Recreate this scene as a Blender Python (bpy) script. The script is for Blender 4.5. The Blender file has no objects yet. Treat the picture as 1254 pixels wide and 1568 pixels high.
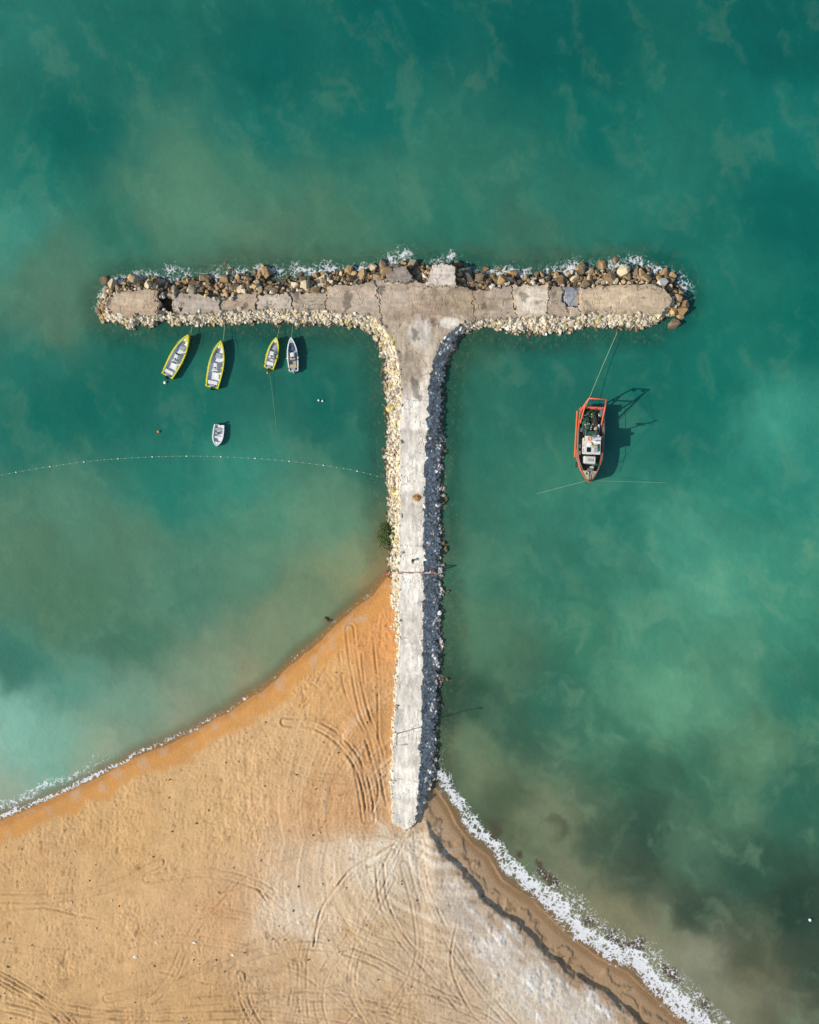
import bpy, bmesh, math, random
import numpy as np
from mathutils import Vector, Matrix, Quaternion
random.seed(7); np.random.seed(7)
H=120.0; K=1.06
SUN_EL=math.radians(33); SH_AZ=math.radians(16)
scene=bpy.context.scene
# ---------------------------------------------------------------- helpers
def P(px,py,h=0.0):
    k=0.1*(H-h)/H
    return ((px-627)*k,(784-py)*k)
def PL(l,h=0.0): return np.array([P(a,b,h) for a,b in l])
def s2l(c):
    c=np.asarray(c,dtype=float)/255.0
    return np.where(c<=0.04045,c/12.92,((c+0.055)/1.055)**2.4)
def alb(c,k=None):
    return np.minimum(s2l(c)/(k or K),0.85)
rng=np.random.RandomState(3)
_perm=rng.permutation(256); _perm=np.concatenate([_perm,_perm])
_ang=rng.rand(256)*2*np.pi; _gx=np.cos(_ang); _gy=np.sin(_ang)
def pn(x,y,seed=0):
    xi=np.floor(x).astype(int); yi=np.floor(y).astype(int)
    xf=x-xi; yf=y-yi
    u=xf*xf*xf*(xf*(xf*6-15)+10); v=yf*yf*yf*(yf*(yf*6-15)+10)
    def g(i,j,dx,dy):
        h=_perm[(_perm[(i+seed*17)&255]+j+seed*7)&255]
        return _gx[h]*dx+_gy[h]*dy
    a=g(xi,yi,xf,yf); b=g(xi+1,yi,xf-1,yf); c=g(xi,yi+1,xf,yf-1); d=g(xi+1,yi+1,xf-1,yf-1)
    return ((a+(b-a)*u)+((c+(d-c)*u)-(a+(b-a)*u))*v)*1.5
def fbm(x,y,s,o=4,seed=0,g=0.5):
    r=0; a=1.0; t=0
    for i in range(o):
        r=r+a*pn(x/s+i*13.7,y/s-i*7.3,seed+i); t+=a*0.75; a*=g; s*=0.5
    return r/t
def ss(a,b,x):
    t=np.clip((x-a)/(b-a),0,1); return t*t*(3-2*t)
def dline(x,y,pts,closed=False,pad=None):
    d=np.full(x.shape,1e9)
    if pad is not None:
        m=(x>pts[:,0].min()-pad)&(x<pts[:,0].max()+pad)&(y>pts[:,1].min()-pad)&(y<pts[:,1].max()+pad)
        xx=x[m]; yy=y[m]
    else: xx=x; yy=y
    dd=np.full(xx.shape,1e9)
    n=len(pts)
    for i in range(n if closed else n-1):
        ax,ay=pts[i]; bx,by=pts[(i+1)%n]; ex=bx-ax; ey=by-ay
        t=np.clip(((xx-ax)*ex+(yy-ay)*ey)/(ex*ex+ey*ey+1e-9),0,1)
        dd=np.minimum(dd,(xx-ax-t*ex)**2+(yy-ay-t*ey)**2)
    dd=np.sqrt(dd)
    if pad is not None: d[m]=dd; return d
    return dd
def inside(x,y,pts):
    r=np.zeros(x.shape,bool); n=len(pts)
    for i in range(n):
        ax,ay=pts[i]; bx,by=pts[(i+1)%n]
        if ay==by: continue
        c=((ay>y)!=(by>y))&(x<(bx-ax)*(y-ay)/(by-ay)+ax); r^=c
    return r
def sdf(x,y,pts):
    d=dline(x,y,pts,True); return np.where(inside(x,y,pts),d,-d)
def cat(pts,n=6):
    p=np.array(pts,dtype=float); p=np.vstack([2*p[0]-p[1],p,2*p[-1]-p[-2]]); out=[]
    for i in range(1,len(p)-2):
        for k in range(n):
            t=k/n
            out.append(0.5*((2*p[i])+(-p[i-1]+p[i+1])*t+(2*p[i-1]-5*p[i]+4*p[i+1]-p[i+2])*t*t+(-p[i-1]+3*p[i]-3*p[i+1]+p[i+2])*t**3))
    out.append(p[-2]); return np.array(out)
def idw(px,py,cps,s=45.0):
    num=np.zeros(px.shape+(3,)); den=np.zeros(px.shape)
    for (a,b,c) in cps:
        w=1.0/((px-a)**2+(py-b)**2+s*s)**2
        num+=w[...,None]*s2l(c); den+=w
    return num/den[...,None]
def axis(lo,hi,step,far,growth=1.35):
    a=list(np.arange(lo,hi+1e-6,step)); s=step; v=a[-1]
    r=[]
    while v<far: s*=growth; v+=s; r.append(v)
    l=[]; s=step; v=lo
    while v>-far: s*=growth; v-=s; l.append(v)
    return np.array(l[::-1]+a+r)
def link(o,parent=None):
    scene.collection.objects.link(o)
    if parent is not None: o.parent=parent
    return o
def empty(name,loc=(0,0,0),rz=0):
    o=bpy.data.objects.new(name,None); o.location=loc; o.rotation_euler=(0,0,rz); o.empty_display_size=0.5
    return link(o)
def gridmesh(name,X,Y,Z,col,mat,keep=None,attrs={},parent=None,smooth=True):
    ny,nx=X.shape
    co=np.stack([X,Y,Z],-1).reshape(-1,3)
    i=np.arange(nx*ny).reshape(ny,nx)
    q=np.stack([i[:-1,:-1],i[:-1,1:],i[1:,1:],i[1:,:-1]],-1).reshape(-1,4)
    col=col.reshape(-1,3); at={k:v.reshape(-1) for k,v in attrs.items()}
    if keep is not None:
        k=keep.reshape(-1); q=q[k[q].all(1)]
        u=np.unique(q); mp=np.zeros(nx*ny,int); mp[u]=np.arange(len(u)); q=mp[q]; co=co[u]; col=col[u]; at={a:b[u] for a,b in at.items()}
    return rawmesh(name,co,q,col,mat,at,parent,smooth)
def rawmesh(name,co,q,col,mat,at={},parent=None,smooth=False):
    me=bpy.data.meshes.new(name); n=len(co); m=len(q); k=q.shape[1]
    me.vertices.add(n); me.vertices.foreach_set('co',co.astype(np.float32).ravel())
    me.loops.add(m*k); me.loops.foreach_set('vertex_index',q.astype(np.int32).ravel())
    me.polygons.add(m); me.polygons.foreach_set('loop_start',(np.arange(m)*k).astype(np.int32))
    me.update(calc_edges=True)
    me.polygons.foreach_set('use_smooth',np.full(m,smooth))
    a=me.attributes.new('Col','FLOAT_COLOR','POINT')
    a.data.foreach_set('color',np.concatenate([col,np.ones((n,1))],1).astype(np.float32).ravel())
    for nm,v in at.items():
        a=me.attributes.new(nm,'FLOAT','POINT'); a.data.foreach_set('value',v.astype(np.float32))
    me.materials.append(mat); me.validate(); me.update()
    o=bpy.data.objects.new(name,me); return link(o,parent)
# ---------------------------------------------------------------- materials
def newmat(name):
    m=bpy.data.materials.new(name); m.use_nodes=True
    nt=m.node_tree; b=nt.nodes['Principled BSDF']; return m,nt,b
def mathn(nt,op,a,b=None,c=None,clamp=False):
    n=nt.nodes.new('ShaderNodeMath'); n.operation=op; n.use_clamp=clamp
    for i,v in enumerate((a,b,c)):
        if v is None: continue
        if isinstance(v,(int,float)): n.inputs[i].default_value=v
        else: nt.links.new(v,n.inputs[i])
    return n.outputs[0]
def noise(nt,scale,detail=5,rough=0.55,dist=0.0,vec=None):
    n=nt.nodes.new('ShaderNodeTexNoise'); n.inputs['Scale'].default_value=scale; n.inputs['Detail'].default_value=detail
    n.inputs['Roughness'].default_value=rough; n.inputs['Distortion'].default_value=dist
    if vec is None:
        g=nt.nodes.get('TC') or nt.nodes.new('ShaderNodeTexCoord'); g.name='TC'; vec=g.outputs['Object']
    nt.links.new(vec,n.inputs['Vector']); return n.outputs['Fac']
def mixc(nt,f,a,b,mode='MIX'):
    n=nt.nodes.new('ShaderNodeMix'); n.data_type='RGBA'; n.blend_type=mode
    for s,v in ((n.inputs[0],f),(n.inputs[6],a),(n.inputs[7],b)):
        if isinstance(v,(int,float)): s.default_value=v
        elif isinstance(v,(tuple,list,np.ndarray)): s.default_value=tuple(v)[:3]+(1,)
        else: nt.links.new(v,s)
    return n.outputs[2]
def scalec(nt,col,f):
    n=nt.nodes.new('ShaderNodeVectorMath'); n.operation='SCALE'
    if isinstance(col,(tuple,list,np.ndarray)): n.inputs[0].default_value=tuple(col)[:3]
    else: nt.links.new(col,n.inputs[0])
    nt.links.new(f,n.inputs[3]); return n.outputs[0]
def bump(nt,b,h,st,dist):
    n=nt.nodes.new('ShaderNodeBump'); n.inputs['Strength'].default_value=st; n.inputs['Distance'].default_value=dist
    nt.links.new(h,n.inputs['Height']); nt.links.new(n.outputs[0],b.inputs['Normal'])
def attr(nt,name,f=False):
    n=nt.nodes.new('ShaderNodeAttribute'); n.attribute_name=name; return n.outputs['Fac'] if f else n.outputs['Color']
_mc={}
def pmat(name,rgb,rough=0.5,var=0.25,scale=3.0,metal=0.0,bmp=0.0,dirt=None):
    if name in _mc: return _mc[name]
    m,nt,b=newmat(name)
    f=noise(nt,scale,4,0.6)
    k=mathn(nt,'MULTIPLY_ADD',f,2*var,1-var)
    c=scalec(nt,alb(rgb,1.0),k)
    if dirt is not None:
        g=noise(nt,scale*2.3,4,0.7); g=mathn(nt,'MULTIPLY_ADD',g,6,-3.3,clamp=True)
        c=mixc(nt,g,c,tuple(alb(dirt,1.0)))
    nt.links.new(c,b.inputs['Base Color']); b.inputs['Roughness'].default_value=rough; b.inputs['Metallic'].default_value=metal
    if bmp: bump(nt,b,noise(nt,scale*6,3),bmp,0.03)
    _mc[name]=m; return m
def amat(name,sc,var,bsc,bst,bd,rough=0.9):
    m,nt,b=newmat(name)
    f=noise(nt,sc,5,0.7); k=mathn(nt,'MULTIPLY_ADD',f,2*var,1-var)
    f2=noise(nt,sc*0.12,3,0.6); k2=mathn(nt,'MULTIPLY_ADD',f2,var,1-var*0.5)
    k=mathn(nt,'MULTIPLY',k,k2)
    c=scalec(nt,attr(nt,'Col'),k)
    nt.links.new(c,b.inputs['Base Color']); b.inputs['Roughness'].default_value=rough
    b.inputs['Specular IOR Level'].default_value=0.2
    bump(nt,b,noise(nt,bsc,4,0.7),bst,bd); return m
M_sand=amat('sand_material',5.0,0.26,3.5,0.75,0.11)
M_conc=amat('weathered_concrete',3.0,0.28,5.0,0.35,0.04)
M_rock=amat('boulder_stone',4.0,0.42,4.0,0.8,0.12,0.85)
def water_mat():
    m,nt,b=newmat('turbid_sea_water')
    f=noise(nt,0.35,6,0.62,0.6); k=mathn(nt,'MULTIPLY_ADD',f,0.18,0.91)
    f2=noise(nt,2.2,3,0.6,0.3); k2=mathn(nt,'MULTIPLY_ADD',f2,0.12,0.94); k=mathn(nt,'MULTIPLY',k,k2)
    c=scalec(nt,attr(nt,'Col'),k)
    n1=noise(nt,1.6,6,0.68,1.2)
    vo=nt.nodes.new('ShaderNodeTexVoronoi'); vo.feature='DISTANCE_TO_EDGE'; vo.inputs['Scale'].default_value=1.5
    tc=nt.nodes['TC']
    nn=nt.nodes.new('ShaderNodeTexNoise'); nn.inputs['Scale'].default_value=0.9; nn.inputs['Detail'].default_value=3; nt.links.new(tc.outputs['Object'],nn.inputs['Vector'])
    va=nt.nodes.new('ShaderNodeVectorMath'); va.operation='MULTIPLY_ADD'; nt.links.new(nn.outputs['Color'],va.inputs[0]); va.inputs[1].default_value=(1.8,1.8,0); nt.links.new(tc.outputs['Object'],va.inputs[2])
    nt.links.new(va.outputs[0],vo.inputs['Vector'])
    lace=mathn(nt,'MULTIPLY_ADD',vo.outputs['Distance'],-1.8,0.27)
    fm=attr(nt,'foam',True)
    t=mathn(nt,'MULTIPLY_ADD',n1,1.7,-0.85); t=mathn(nt,'ADD',t,lace); t=mathn(nt,'ADD',t,fm)
    mask=mathn(nt,'MULTIPLY_ADD',t,3.0,-1.6,clamp=True)
    gate=mathn(nt,'MULTIPLY',fm,8,clamp=True); mask=mathn(nt,'MULTIPLY',mask,gate)
    mask=mathn(nt,'MULTIPLY',mask,0.92)
    c=mixc(nt,mask,c,(0.76,0.75,0.73))
    nt.links.new(c,b.inputs['Base Color'])
    nt.links.new(mathn(nt,'MULTIPLY_ADD',mask,0.5,0.16),b.inputs['Roughness'])
    b.inputs['IOR'].default_value=1.33
    al=mathn(nt,'MAXIMUM',attr(nt,'opac',True),mask); nt.links.new(al,b.inputs['Alpha'])
    hb=noise(nt,1.1,4,0.6,0.4); bump(nt,b,hb,0.4,0.10)
    return m
M_water=water_mat()
# ---------------------------------------------------------------- outlines
shoreL=[(-12000,5200),(-1500,1900),(-300,1370),(-60,1285),(0,1256),(60,1229),(110,1211),(170,1178),(230,1151),(300,1119),(350,1090),(400,1058),(440,1026),(480,990),(515,958),(545,930),(575,905),(594,885)]
shoreR=[(655,1195),(668,1210),(685,1235),(698,1262),(722,1292),(748,1312),(768,1348),(815,1378),(865,1428),(915,1466),(960,1489),(1000,1527),(1040,1562),(1100,1625),(1500,1900),(12000,6000)]
SL=PL(shoreL); SR=PL(shoreR)
LAND=np.vstack([SL,PL([(635,880),(650,1190)]),SR,PL([(12000,16000),(-12000,16000)])])
OUT=PL([(148,478),(150,455),(165,432),(210,420),(260,425),(300,422),(350,412),(400,410),(440,416),(500,410),(560,408),(600,403),(640,404),(680,402),(700,405),(740,415),(800,415),(860,410),(920,405),(980,402),(1020,412),(1048,430),(1054,455),(1046,478),(1020,492),(985,509),(930,507),(880,509),(830,517),(780,513),(735,505),(715,510),(700,530),(690,560),(684,600),(682,700),(682,800),(682,900),(682,1000),(678,1100),(672,1180),(657,1235),(642,1268),(600,1270),(591,1240),(591,1150),(596,1000),(590,900),(587,800),(585,700),(584,600),(579,540),(566,514),(530,502),(480,504),(430,502),(380,499),(330,502),(290,504),(262,498),(249,492),(235,503),(200,504),(165,498)])
DECK=PL([(160,468),(166,455),(190,447),(238,442),(246,456),(262,452),(300,448),(340,460),(390,446),(400,452),(440,448),(498,448),(505,438),(560,434),(590,428),(603,412),(622,408),(634,430),(655,432),(659,406),(694,406),(700,436),(725,444),(760,441),(790,436),(860,438),(900,440),(960,434),(1010,438),(1026,450),(1026,468),(1012,480),(960,480),(900,482),(850,488),(800,486),(740,488),(722,492),(702,500),(682,515),(669,540),(661,560),(656,600),(652,700),(649,800),(649,900),(648,1000),(645,1100),(642,1200),(636,1262),(625,1274),(601,1262),(599,1200),(604,1100),(611,1000),(611,900),(612,800),(612,700),(614,620),(613,570),(604,530),(590,505),(572,484),(500,476),(400,473),(340,476),(262,482),(246,470),(238,482),(200,485),(165,480)],2.0)
# ---------------------------------------------------------------- breakwater
BW=empty('breakwater')
slabs=[ # polygon px, dz, tiltx, tilty, colour
 ([(160,440),(242,436),(240,490),(160,490)],-0.10,0.0,0.02,(182,158,130)),
 ([(243,452),(262,440),(262,492),(243,490)],-1.3,0,0,(80,70,58)),
 ([(262,445),(292,445),(272,486),(262,486)],-0.15,0.05,0.03,(172,158,140)),
 ([(292,445),(334,445),(342,486),(272,486)],0.12,-0.05,0.07,(188,172,152)),
 ([(334,440),(398,440),(388,486),(342,486)],-0.14,0.04,-0.05,(176,156,130)),
 ([(398,440),(438,440),(456,486),(388,486)],0.05,0.02,0.07,(190,174,154)),
 ([(438,440),(500,440),(496,486),(456,486)],-0.08,-0.03,-0.03,(178,160,136)),
 ([(500,425),(572,425),(590,500),(496,500)],0.03,0.0,0.02,(182,162,138)),
 ([(590,400),(634,400),(634,432),(590,432)],0.25,0.05,-0.10,(150,138,124)),
 ([(652,400),(700,400),(700,438),(652,438)],0.30,0.0,0.03,(212,198,180)),
 ([(722,430),(782,430),(796,500),(730,500)],0.0,0.0,0.01,(176,158,136)),
 ([(782,430),(842,430),(836,500),(796,500)],0.04,0.0,0.0,(206,186,158)),
 ([(842,430),(862,430),(876,500),(836,500)],-0.12,-0.03,0.0,(174,154,130)),
 ([(862,430),(882,430),(890,472),(866,468)],-0.40,-0.12,0.05,(150,150,152)),
 ([(884,430),(1030,430),(1030,500),(892,500)],0.02,0.0,0.02,(190,168,138)),
]
def bw_fields(x,y):
    e=fbm(x,y,2.2,4,21)*0.38; e2=fbm(x,y,1.0,3,22)*0.30
    di=sdf(x,y,DECK)+e*0.9+e2; do=sdf(x,y,OUT)+e*1.8+e2
    return di,do
def zdeck(y): return 2.0-0.55*ss(P(0,1130)[1],P(0,1270)[1],y)
def bw_z(x,y,di,do,px,py):
    zd=zdeck(y)
    edge=zd-0.45
    t=np.clip(-di/(np.maximum(-di,0)+np.maximum(do,0)+1e-6),0,1)
    north=ss(462,445,py)
    toe=-0.45-0.40*north
    zo=edge*(1-t**0.9)+toe*t + fbm(x,y,1.3,3,5)*0.35
    zo=np.where(do<0,toe+0.55*do+fbm(x,y,1.3,3,5)*0.2,zo)
    zi=zd+fbm(x,y,3.0,4,9)*0.07+0.02*fbm(x,y,0.5,2,12)
    return np.where(di>0,zi,zo)
xs=np.arange(-51,46.5,0.12); ys=np.arange(-52,42,0.12)
X,Y=np.meshgrid(xs,ys)
idx=(Y>24)|(np.abs(X-1)<9)
x=X[idx]; y=Y[idx]
di,do=bw_fields(x,y)
k2=0.1*(H-2)/H; px=x/k2+627; py=784-y/k2
z=bw_z(x,y,di,do,px,py)
n1=fbm(px,py,60,5,31); n2=fbm(px,py,14,4,33); n3=fbm(px,py,5,3,35)
cc=np.array([180,162,138.])*np.ones(x.shape+(3,))
stem=ss(540,640,py+n1*40)
cc=cc*(1-stem[:,None])+np.array([230,219,201.])*stem[:,None]
isd=di>0
jx=px+n2*7+n3*2; jy=py+n2*4
for poly,dz,tx,ty,cl in slabs:
    pp=np.array(poly,float); m=inside(jx,jy,pp)&isd
    cx,cy=pp.mean(0)
    z[m]+=dz+(px[m]-cx)*0.1*tx-(py[m]-cy)*0.1*ty
    cc[m]=np.array(cl)
    d=dline(jx,jy,pp,True,pad=12)
    c=isd&(d<0.9)&(n1+n3*.6>-.2); z[c]-=0.14; cc[c]*=0.72
cr=fbm(px,py,46,4,37); cr2=fbm(px,py,70,4,39)
c=isd&((np.abs(cr)<0.014)|(np.abs(cr2)<0.008))&(px*0+n1>-.25); w_=np.where(py<560,.30,.14)
cc[c]*=(1-w_[c])[:,None]; z[c]-=0.04
for yy in (575,612,690,740,835,877,935,975,1045,1088,1120,1196):
    w=(yy*37%11)-5
    d=np.abs(py-yy-w*0.25*(px-630)*0.1-n2*3.5)
    c=isd&(d<0.8)&(px>590)&(px<665)&(n1+n2+n3*.5>-0.15); z[c]-=0.05; cc[c]*=0.85
bandv=np.floor((py+n3*1.0+n2*4)/47.0).astype(int)
bv=np.array([0.0,-9,5,-4,6,-12,3,-2,8,-6,4,-10,2,7,-4,6,-12,4,1,6,-8,9,-6,3,-5,5,-5,3,0,0,0,0,0,0])
m=isd&(py>560); cc[m]+=bv[np.clip(bandv[m],0,33)][:,None]
def blob(a,b,rx,ry,cl,st=1.0):
    d=((px-a)/rx)**2+((py-b)/ry)**2+n2*0.9+n1*.5
    w=(ss(1.2,0.4,d)*st)*isd
    cc[:]=cc*(1-w[:,None])+np.array(cl)*w[:,None]
blob(640,470,65,26,(168,146,122)); blob(590,462,60,20,(188,172,150),.6); blob(710,462,60,26,(158,138,112),.8); blob(690,494,16,9,(222,212,194)); blob(640,512,15,28,(204,192,176),.8); blob(654,498,6,14,(224,212,196),.7)
blob(600,525,9,8,(215,200,60),.8); blob(815,462,26,20,(224,208,184),.9); blob(605,548,10,16,(232,226,212),.8)
blob(639,762,6,5,(160,120,70)); blob(632,860,3,6,(130,105,78)); blob(560,450,60,8,(192,170,146),.7); blob(636,545,16,10,(160,142,120),.6)
blob(634,575,22,16,(170,152,130),.75); blob(655,530,12,20,(216,206,186),.5); blob(940,458,70,14,(204,180,148),.7); blob(200,458,36,10,(200,180,150),.6)
st_=fbm(px*0.25,py,5,4,41); st2=fbm(px,py*0.25,5,4,43)
strk=np.where(py<500,st_,st2)
cc*=(1+0.13*strk+0.10*n2+0.08*n1)[:,None]
spot=ss(0.30,0.6,fbm(px,py,26,5,47)); cc=cc*(1-0.30*spot[:,None]*np.where(py<640,1,0.35)[:,None])
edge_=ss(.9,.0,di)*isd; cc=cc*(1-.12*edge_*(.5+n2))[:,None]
off=~isd
northf=ss(462,448,py)
rb=np.array([200,186,160.])*(1-northf)[:,None]+np.array([112,96,74.])*northf[:,None]
rgt=(px>640)&(py>500)&(px<735); rb[rgt]=np.array([206,198,186.])  # mound colour raised to brighten the side the deck shades
rb*=(1+.2*n3+.15*n2)[:,None]
cc[off]=rb[off]
wl=ss(.5,.1,z)*off*((py<900)|(px>640)); wcol=np.where(rgt[:,None],np.array([118,106,84.]),np.array([82,72,54.])); cc=cc*(1-wl[:,None])+wcol*wl[:,None]  # wet waterline; shaded right side gets a lighter tone in place of fill light
C=alb(np.clip(cc,5,250))
G=lambda v,f=0.0:(lambda a:(a.__setitem__(idx,v),a)[1])(np.full(X.shape,f))
Cg=np.zeros(X.shape+(3,)); Cg[idx]=C
keep=np.zeros(X.shape,bool); keep[idx]=do>-2.0
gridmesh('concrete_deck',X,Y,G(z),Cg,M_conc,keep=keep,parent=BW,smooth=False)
protos=[]
for i in range(26):
    bm=bmesh.new()
    sc=np.array([1.0,random.uniform(.65,.95),random.uniform(.5,.8)])
    for j in range(random.randint(14,24)):
        v=np.random.randn(3); v/=np.linalg.norm(v); v=np.sign(v)*np.abs(v)**0.8*sc*random.uniform(.85,1.1); bm.verts.new(v)
    r=bmesh.ops.convex_hull(bm,input=bm.verts)
    bmesh.ops.delete(bm,geom=[g for g in r['geom_interior'] if isinstance(g,bmesh.types.BMVert)],context='VERTS')
    bmesh.ops.triangulate(bm,faces=bm.faces); bmesh.ops.recalc_face_normals(bm,faces=bm.faces)
    bm.verts.index_update()
    protos.append((np.array([v.co[:] for v in bm.verts]),np.array([[v.index for v in f.verts] for f in bm.faces]))); bm.free()
class Rocks:
    def __init__(s): s.v=[];s.f=[];s.c=[];s.n=0
    def add(s,x,y,z,r,col,flat=1.0,wet=True,wc=(80,70,50.)):
        v,f=protos[random.randrange(len(protos))]
        e=Matrix.Rotation(random.uniform(0,6.28),3,'Z')@Matrix.Rotation(random.uniform(-.45,.45),3,'X')@Matrix.Rotation(random.uniform(-.45,.45),3,'Y')
        w=(v*np.array([1,1,flat]))@np.array(e).T*r+np.array([x,y,z])
        c=np.tile(col,(len(w),1)).astype(float)
        if wet:
            t=ss(0.0,0.35,w[:,2])[:,None]; c=c*t+np.array(wc)*(1-t)
        s.v.append(w); s.f.append(f+s.n); s.c.append(c); s.n+=len(w)
    def build(s,name,parent):
        return rawmesh(name,np.vstack(s.v),np.vstack(s.f),alb(np.clip(np.vstack(s.c),3,248)),M_rock,{},parent,False)
def jgrid(sp,x0,x1,y0,y1):
    a,b=np.meshgrid(np.arange(x0,x1,sp),np.arange(y0,y1,sp)); a=a.ravel()+np.random.uniform(-.5,.5,a.size)*sp; b=b.ravel()+np.random.uniform(-.5,.5,b.size)*sp
    return a,b
RK=Rocks(); SB=Rocks()
def fieldz(a,b):
    di,do=bw_fields(a,b); px=a/k2+627; py=784-b/k2
    return di,do,px,py,bw_z(a,b,di,do,px,py)
light=[(210,196,168),(200,184,156),(220,210,190),(190,174,146),(204,186,150),(182,172,154),(224,215,196)]
brown=[(172,140,98),(154,126,92),(134,114,90),(194,162,116),(116,102,80),(160,146,124),(206,186,152),(182,148,100)]
grey_lift=[(224,220,212),(206,200,192),(232,228,220),(182,172,158),(210,196,176)]  # boulder greys for the stem's shaded side, lightened to offset the shade
for sp,zone in ((0.85,'N'),(0.55,'N'),(0.5,'S'),(0.40,'S')):
    a,b=jgrid(sp,-50,45,-50,41)
    mk=(b>24)|(np.abs(a-1)<9); a=a[mk]; b=b[mk]
    di,do,px,py,zz=fieldz(a,b)
    for i in range(len(a)):
        if di[i]>0.12 or do[i]<-0.8: continue
        north=py[i]<452 or px[i]<156 or px[i]>1034
        if (zone=='N')!=north: continue
        wc=(84,74,54.)
        if north:
            r=random.uniform(.34,.60) if sp>.7 else random.uniform(.20,.42)
            if sp>.7 and random.random()<.16: r=random.uniform(.75,1.1)
            if di[i]>-r*0.5: continue
            if do[i]<.5 and random.random()<.25: continue
            c=random.choice(brown)
            if zz[i]>1.1 and random.random()<.4: c=random.choice(light)
            zo=.40+.35*(do[i]<1.4)
        else:
            right=(px[i]>640 and py[i]>500 and px[i]<735)
            r=random.uniform(.22,.42) if sp>.45 else random.uniform(.13,.28)
            if px[i]<640 and py[i]>860: r*=.8
            if random.random()<.05: r*=1.5
            if di[i]>-r*0.4 and random.random()<.7: continue
            c=random.choice(grey_lift if right and random.random()<.85 else light)
            if right and do[i]<.7: c=random.choice(brown)
            if right: wc=(128,116,92.)  # wet stone colour lightened where the stem's cast shadow falls
            if not right and random.random()<.08: c=(200,182,110)
            if abs(px[i]-590)<14 and abs(py[i]-822)<22: c=(70,90,30) if random.random()<.7 else c
            zo=.12
        c=np.array(c)*random.uniform(.84,1.1)
        RK.add(a[i],b[i],zz[i]+r*zo,r,c,wet=(py[i]<900 or px[i]>640),wc=wc)
for (a,b,r,h,c) in [(610,420,1.9,1.3,(136,124,114)),(580,425,1.1,1.2,(170,148,112)),(640,420,.9,1.0,(160,150,120)),(712,425,1.6,.7,(96,88,78)),(735,428,1.2,.8,(120,106,84)),(250,470,1.0,.4,(90,80,62)),(252,446,1.0,.5,(140,118,90)),(242,432,1.0,.6,(170,146,110)),(905,432,1.1,1.0,(156,142,118)),(1030,446,1.0,.5,(110,94,72)),(1040,462,1.0,.3,(130,106,74)),(158,486,.9,.4,(180,160,124)),(300,436,1.2,.8,(120,106,90)),(360,440,1.1,.9,(134,112,86)),(512,440,1.1,1.2,(170,156,134)),(430,434,1.1,.7,(110,96,78)),(470,432,.9,.6,(150,126,90)),(770,430,1.0,.8,(140,122,96)),(830,430,1.0,.7,(110,96,78)),(985,425,1.1,.7,(160,138,104))]:
    X0,Y0=P(a,b,h); RK.add(X0,Y0,h*0.7,r,np.array(c),flat=.8)
RK.build('riprap_boulders',BW)
a,b=jgrid(0.62,-52,47,-50,43)
mk=(b>20)|(np.abs(a-1)<14); a=a[mk]; b=b[mk]
di,do,px,py,zz=fieldz(a,b)
for i in range(len(a)):
    d=-do[i]
    if d<0.2 or d>5: continue
    if py[i]>890 and px[i]<640: continue
    w=1.5
    if 520<px[i]<640 and 495<py[i]<610: w=3.0
    if 660<px[i]<760 and 495<py[i]<620: w=3.0
    if 230<px[i]<500 and py[i]>490: w=2.2
    if random.random()<math.exp(-(d/w)**1.6)*.7:
        r=random.uniform(.25,.5); SB.add(a[i],b[i],-0.28-0.22*d-r*.3,r,np.array(random.choice([(120,105,70),(96,86,60),(140,122,86)])),wet=False)
for (a_,b_,r_,z_) in [(500,948,.5,.0),(506,951,.35,-.1),(680,770,.55,.1),(684,765,.4,.0),(683,840,.5,.05),(679,832,.4,.1),(684,600,.4,.0),(574,606,.4,-.1),(686,905,.4,.0),(684,1040,.4,.05),(682,690,.4,.05)]:
    X0,Y0=P(a_,b_); SB.add(X0,Y0,z_,r_,np.array((120,104,72)),wet=True)
SB.build('submerged_stones',BW)
# ---------------------------------------------------------------- beach / seabed terrain
xs=axis(-67,67,0.15,1800); ys1=np.arange(-83,-5,0.15); ys2=np.arange(-5,84,1.2)
up=axis(0,1,1.2,1800); ys=np.concatenate([-83-(up[up>1.5]-0)[::-1],ys1,ys2,84+up[up>1.5]])
X,Y=np.meshgrid(xs,ys)
x=X.ravel(); y=Y.ravel(); px=x*10+627; py=784-y*10
ins=inside(x,y,LAND)
dL=dline(x,y,SL); dR=dline(x,y,SR)
wob=fbm(px,py,60,3,51)*0.5
d=np.minimum(dL,dR); sd=np.where(ins,d,-d)+wob*0.8
z=np.where(sd>0,1.35*(1-np.exp(-np.maximum(sd,0)/7.0)),np.maximum(0.11*sd,-4.5))
z=np.where(sd>0,z+0.10*ss(2,8,sd)*fbm(px,py,90,3,52),z)
dry=ss(2.4,3.8,sd+wob*1.6+fbm(px,py,18,3,50)*.6)
fine=fbm(x,y,0.50,3,53); med=fbm(x,y,1.7,3,54)
rough_zone=0.5+1.0*ss(-.1,.5,fbm(px,py,110,3,55))
z+=dry*(0.060*fine+0.06*med)*rough_zone*(sd>0)
rr=np.hypot(px-615,py-1285)+1; th=np.arctan2(py-1285,px-615)
fan_s=fbm(th*rr.clip(60,260)*.9,rr*.16,13,4,56); al_s=fbm((px*.80-py*.30)*.14,(px*.35+py*.94),11,4,57)
scuff=fan_s*ss(420,120,rr)+al_s*ss(1400,1500,py)*.9
scuff*=dry; z+=0.04*scuff*(py<1700)
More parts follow.
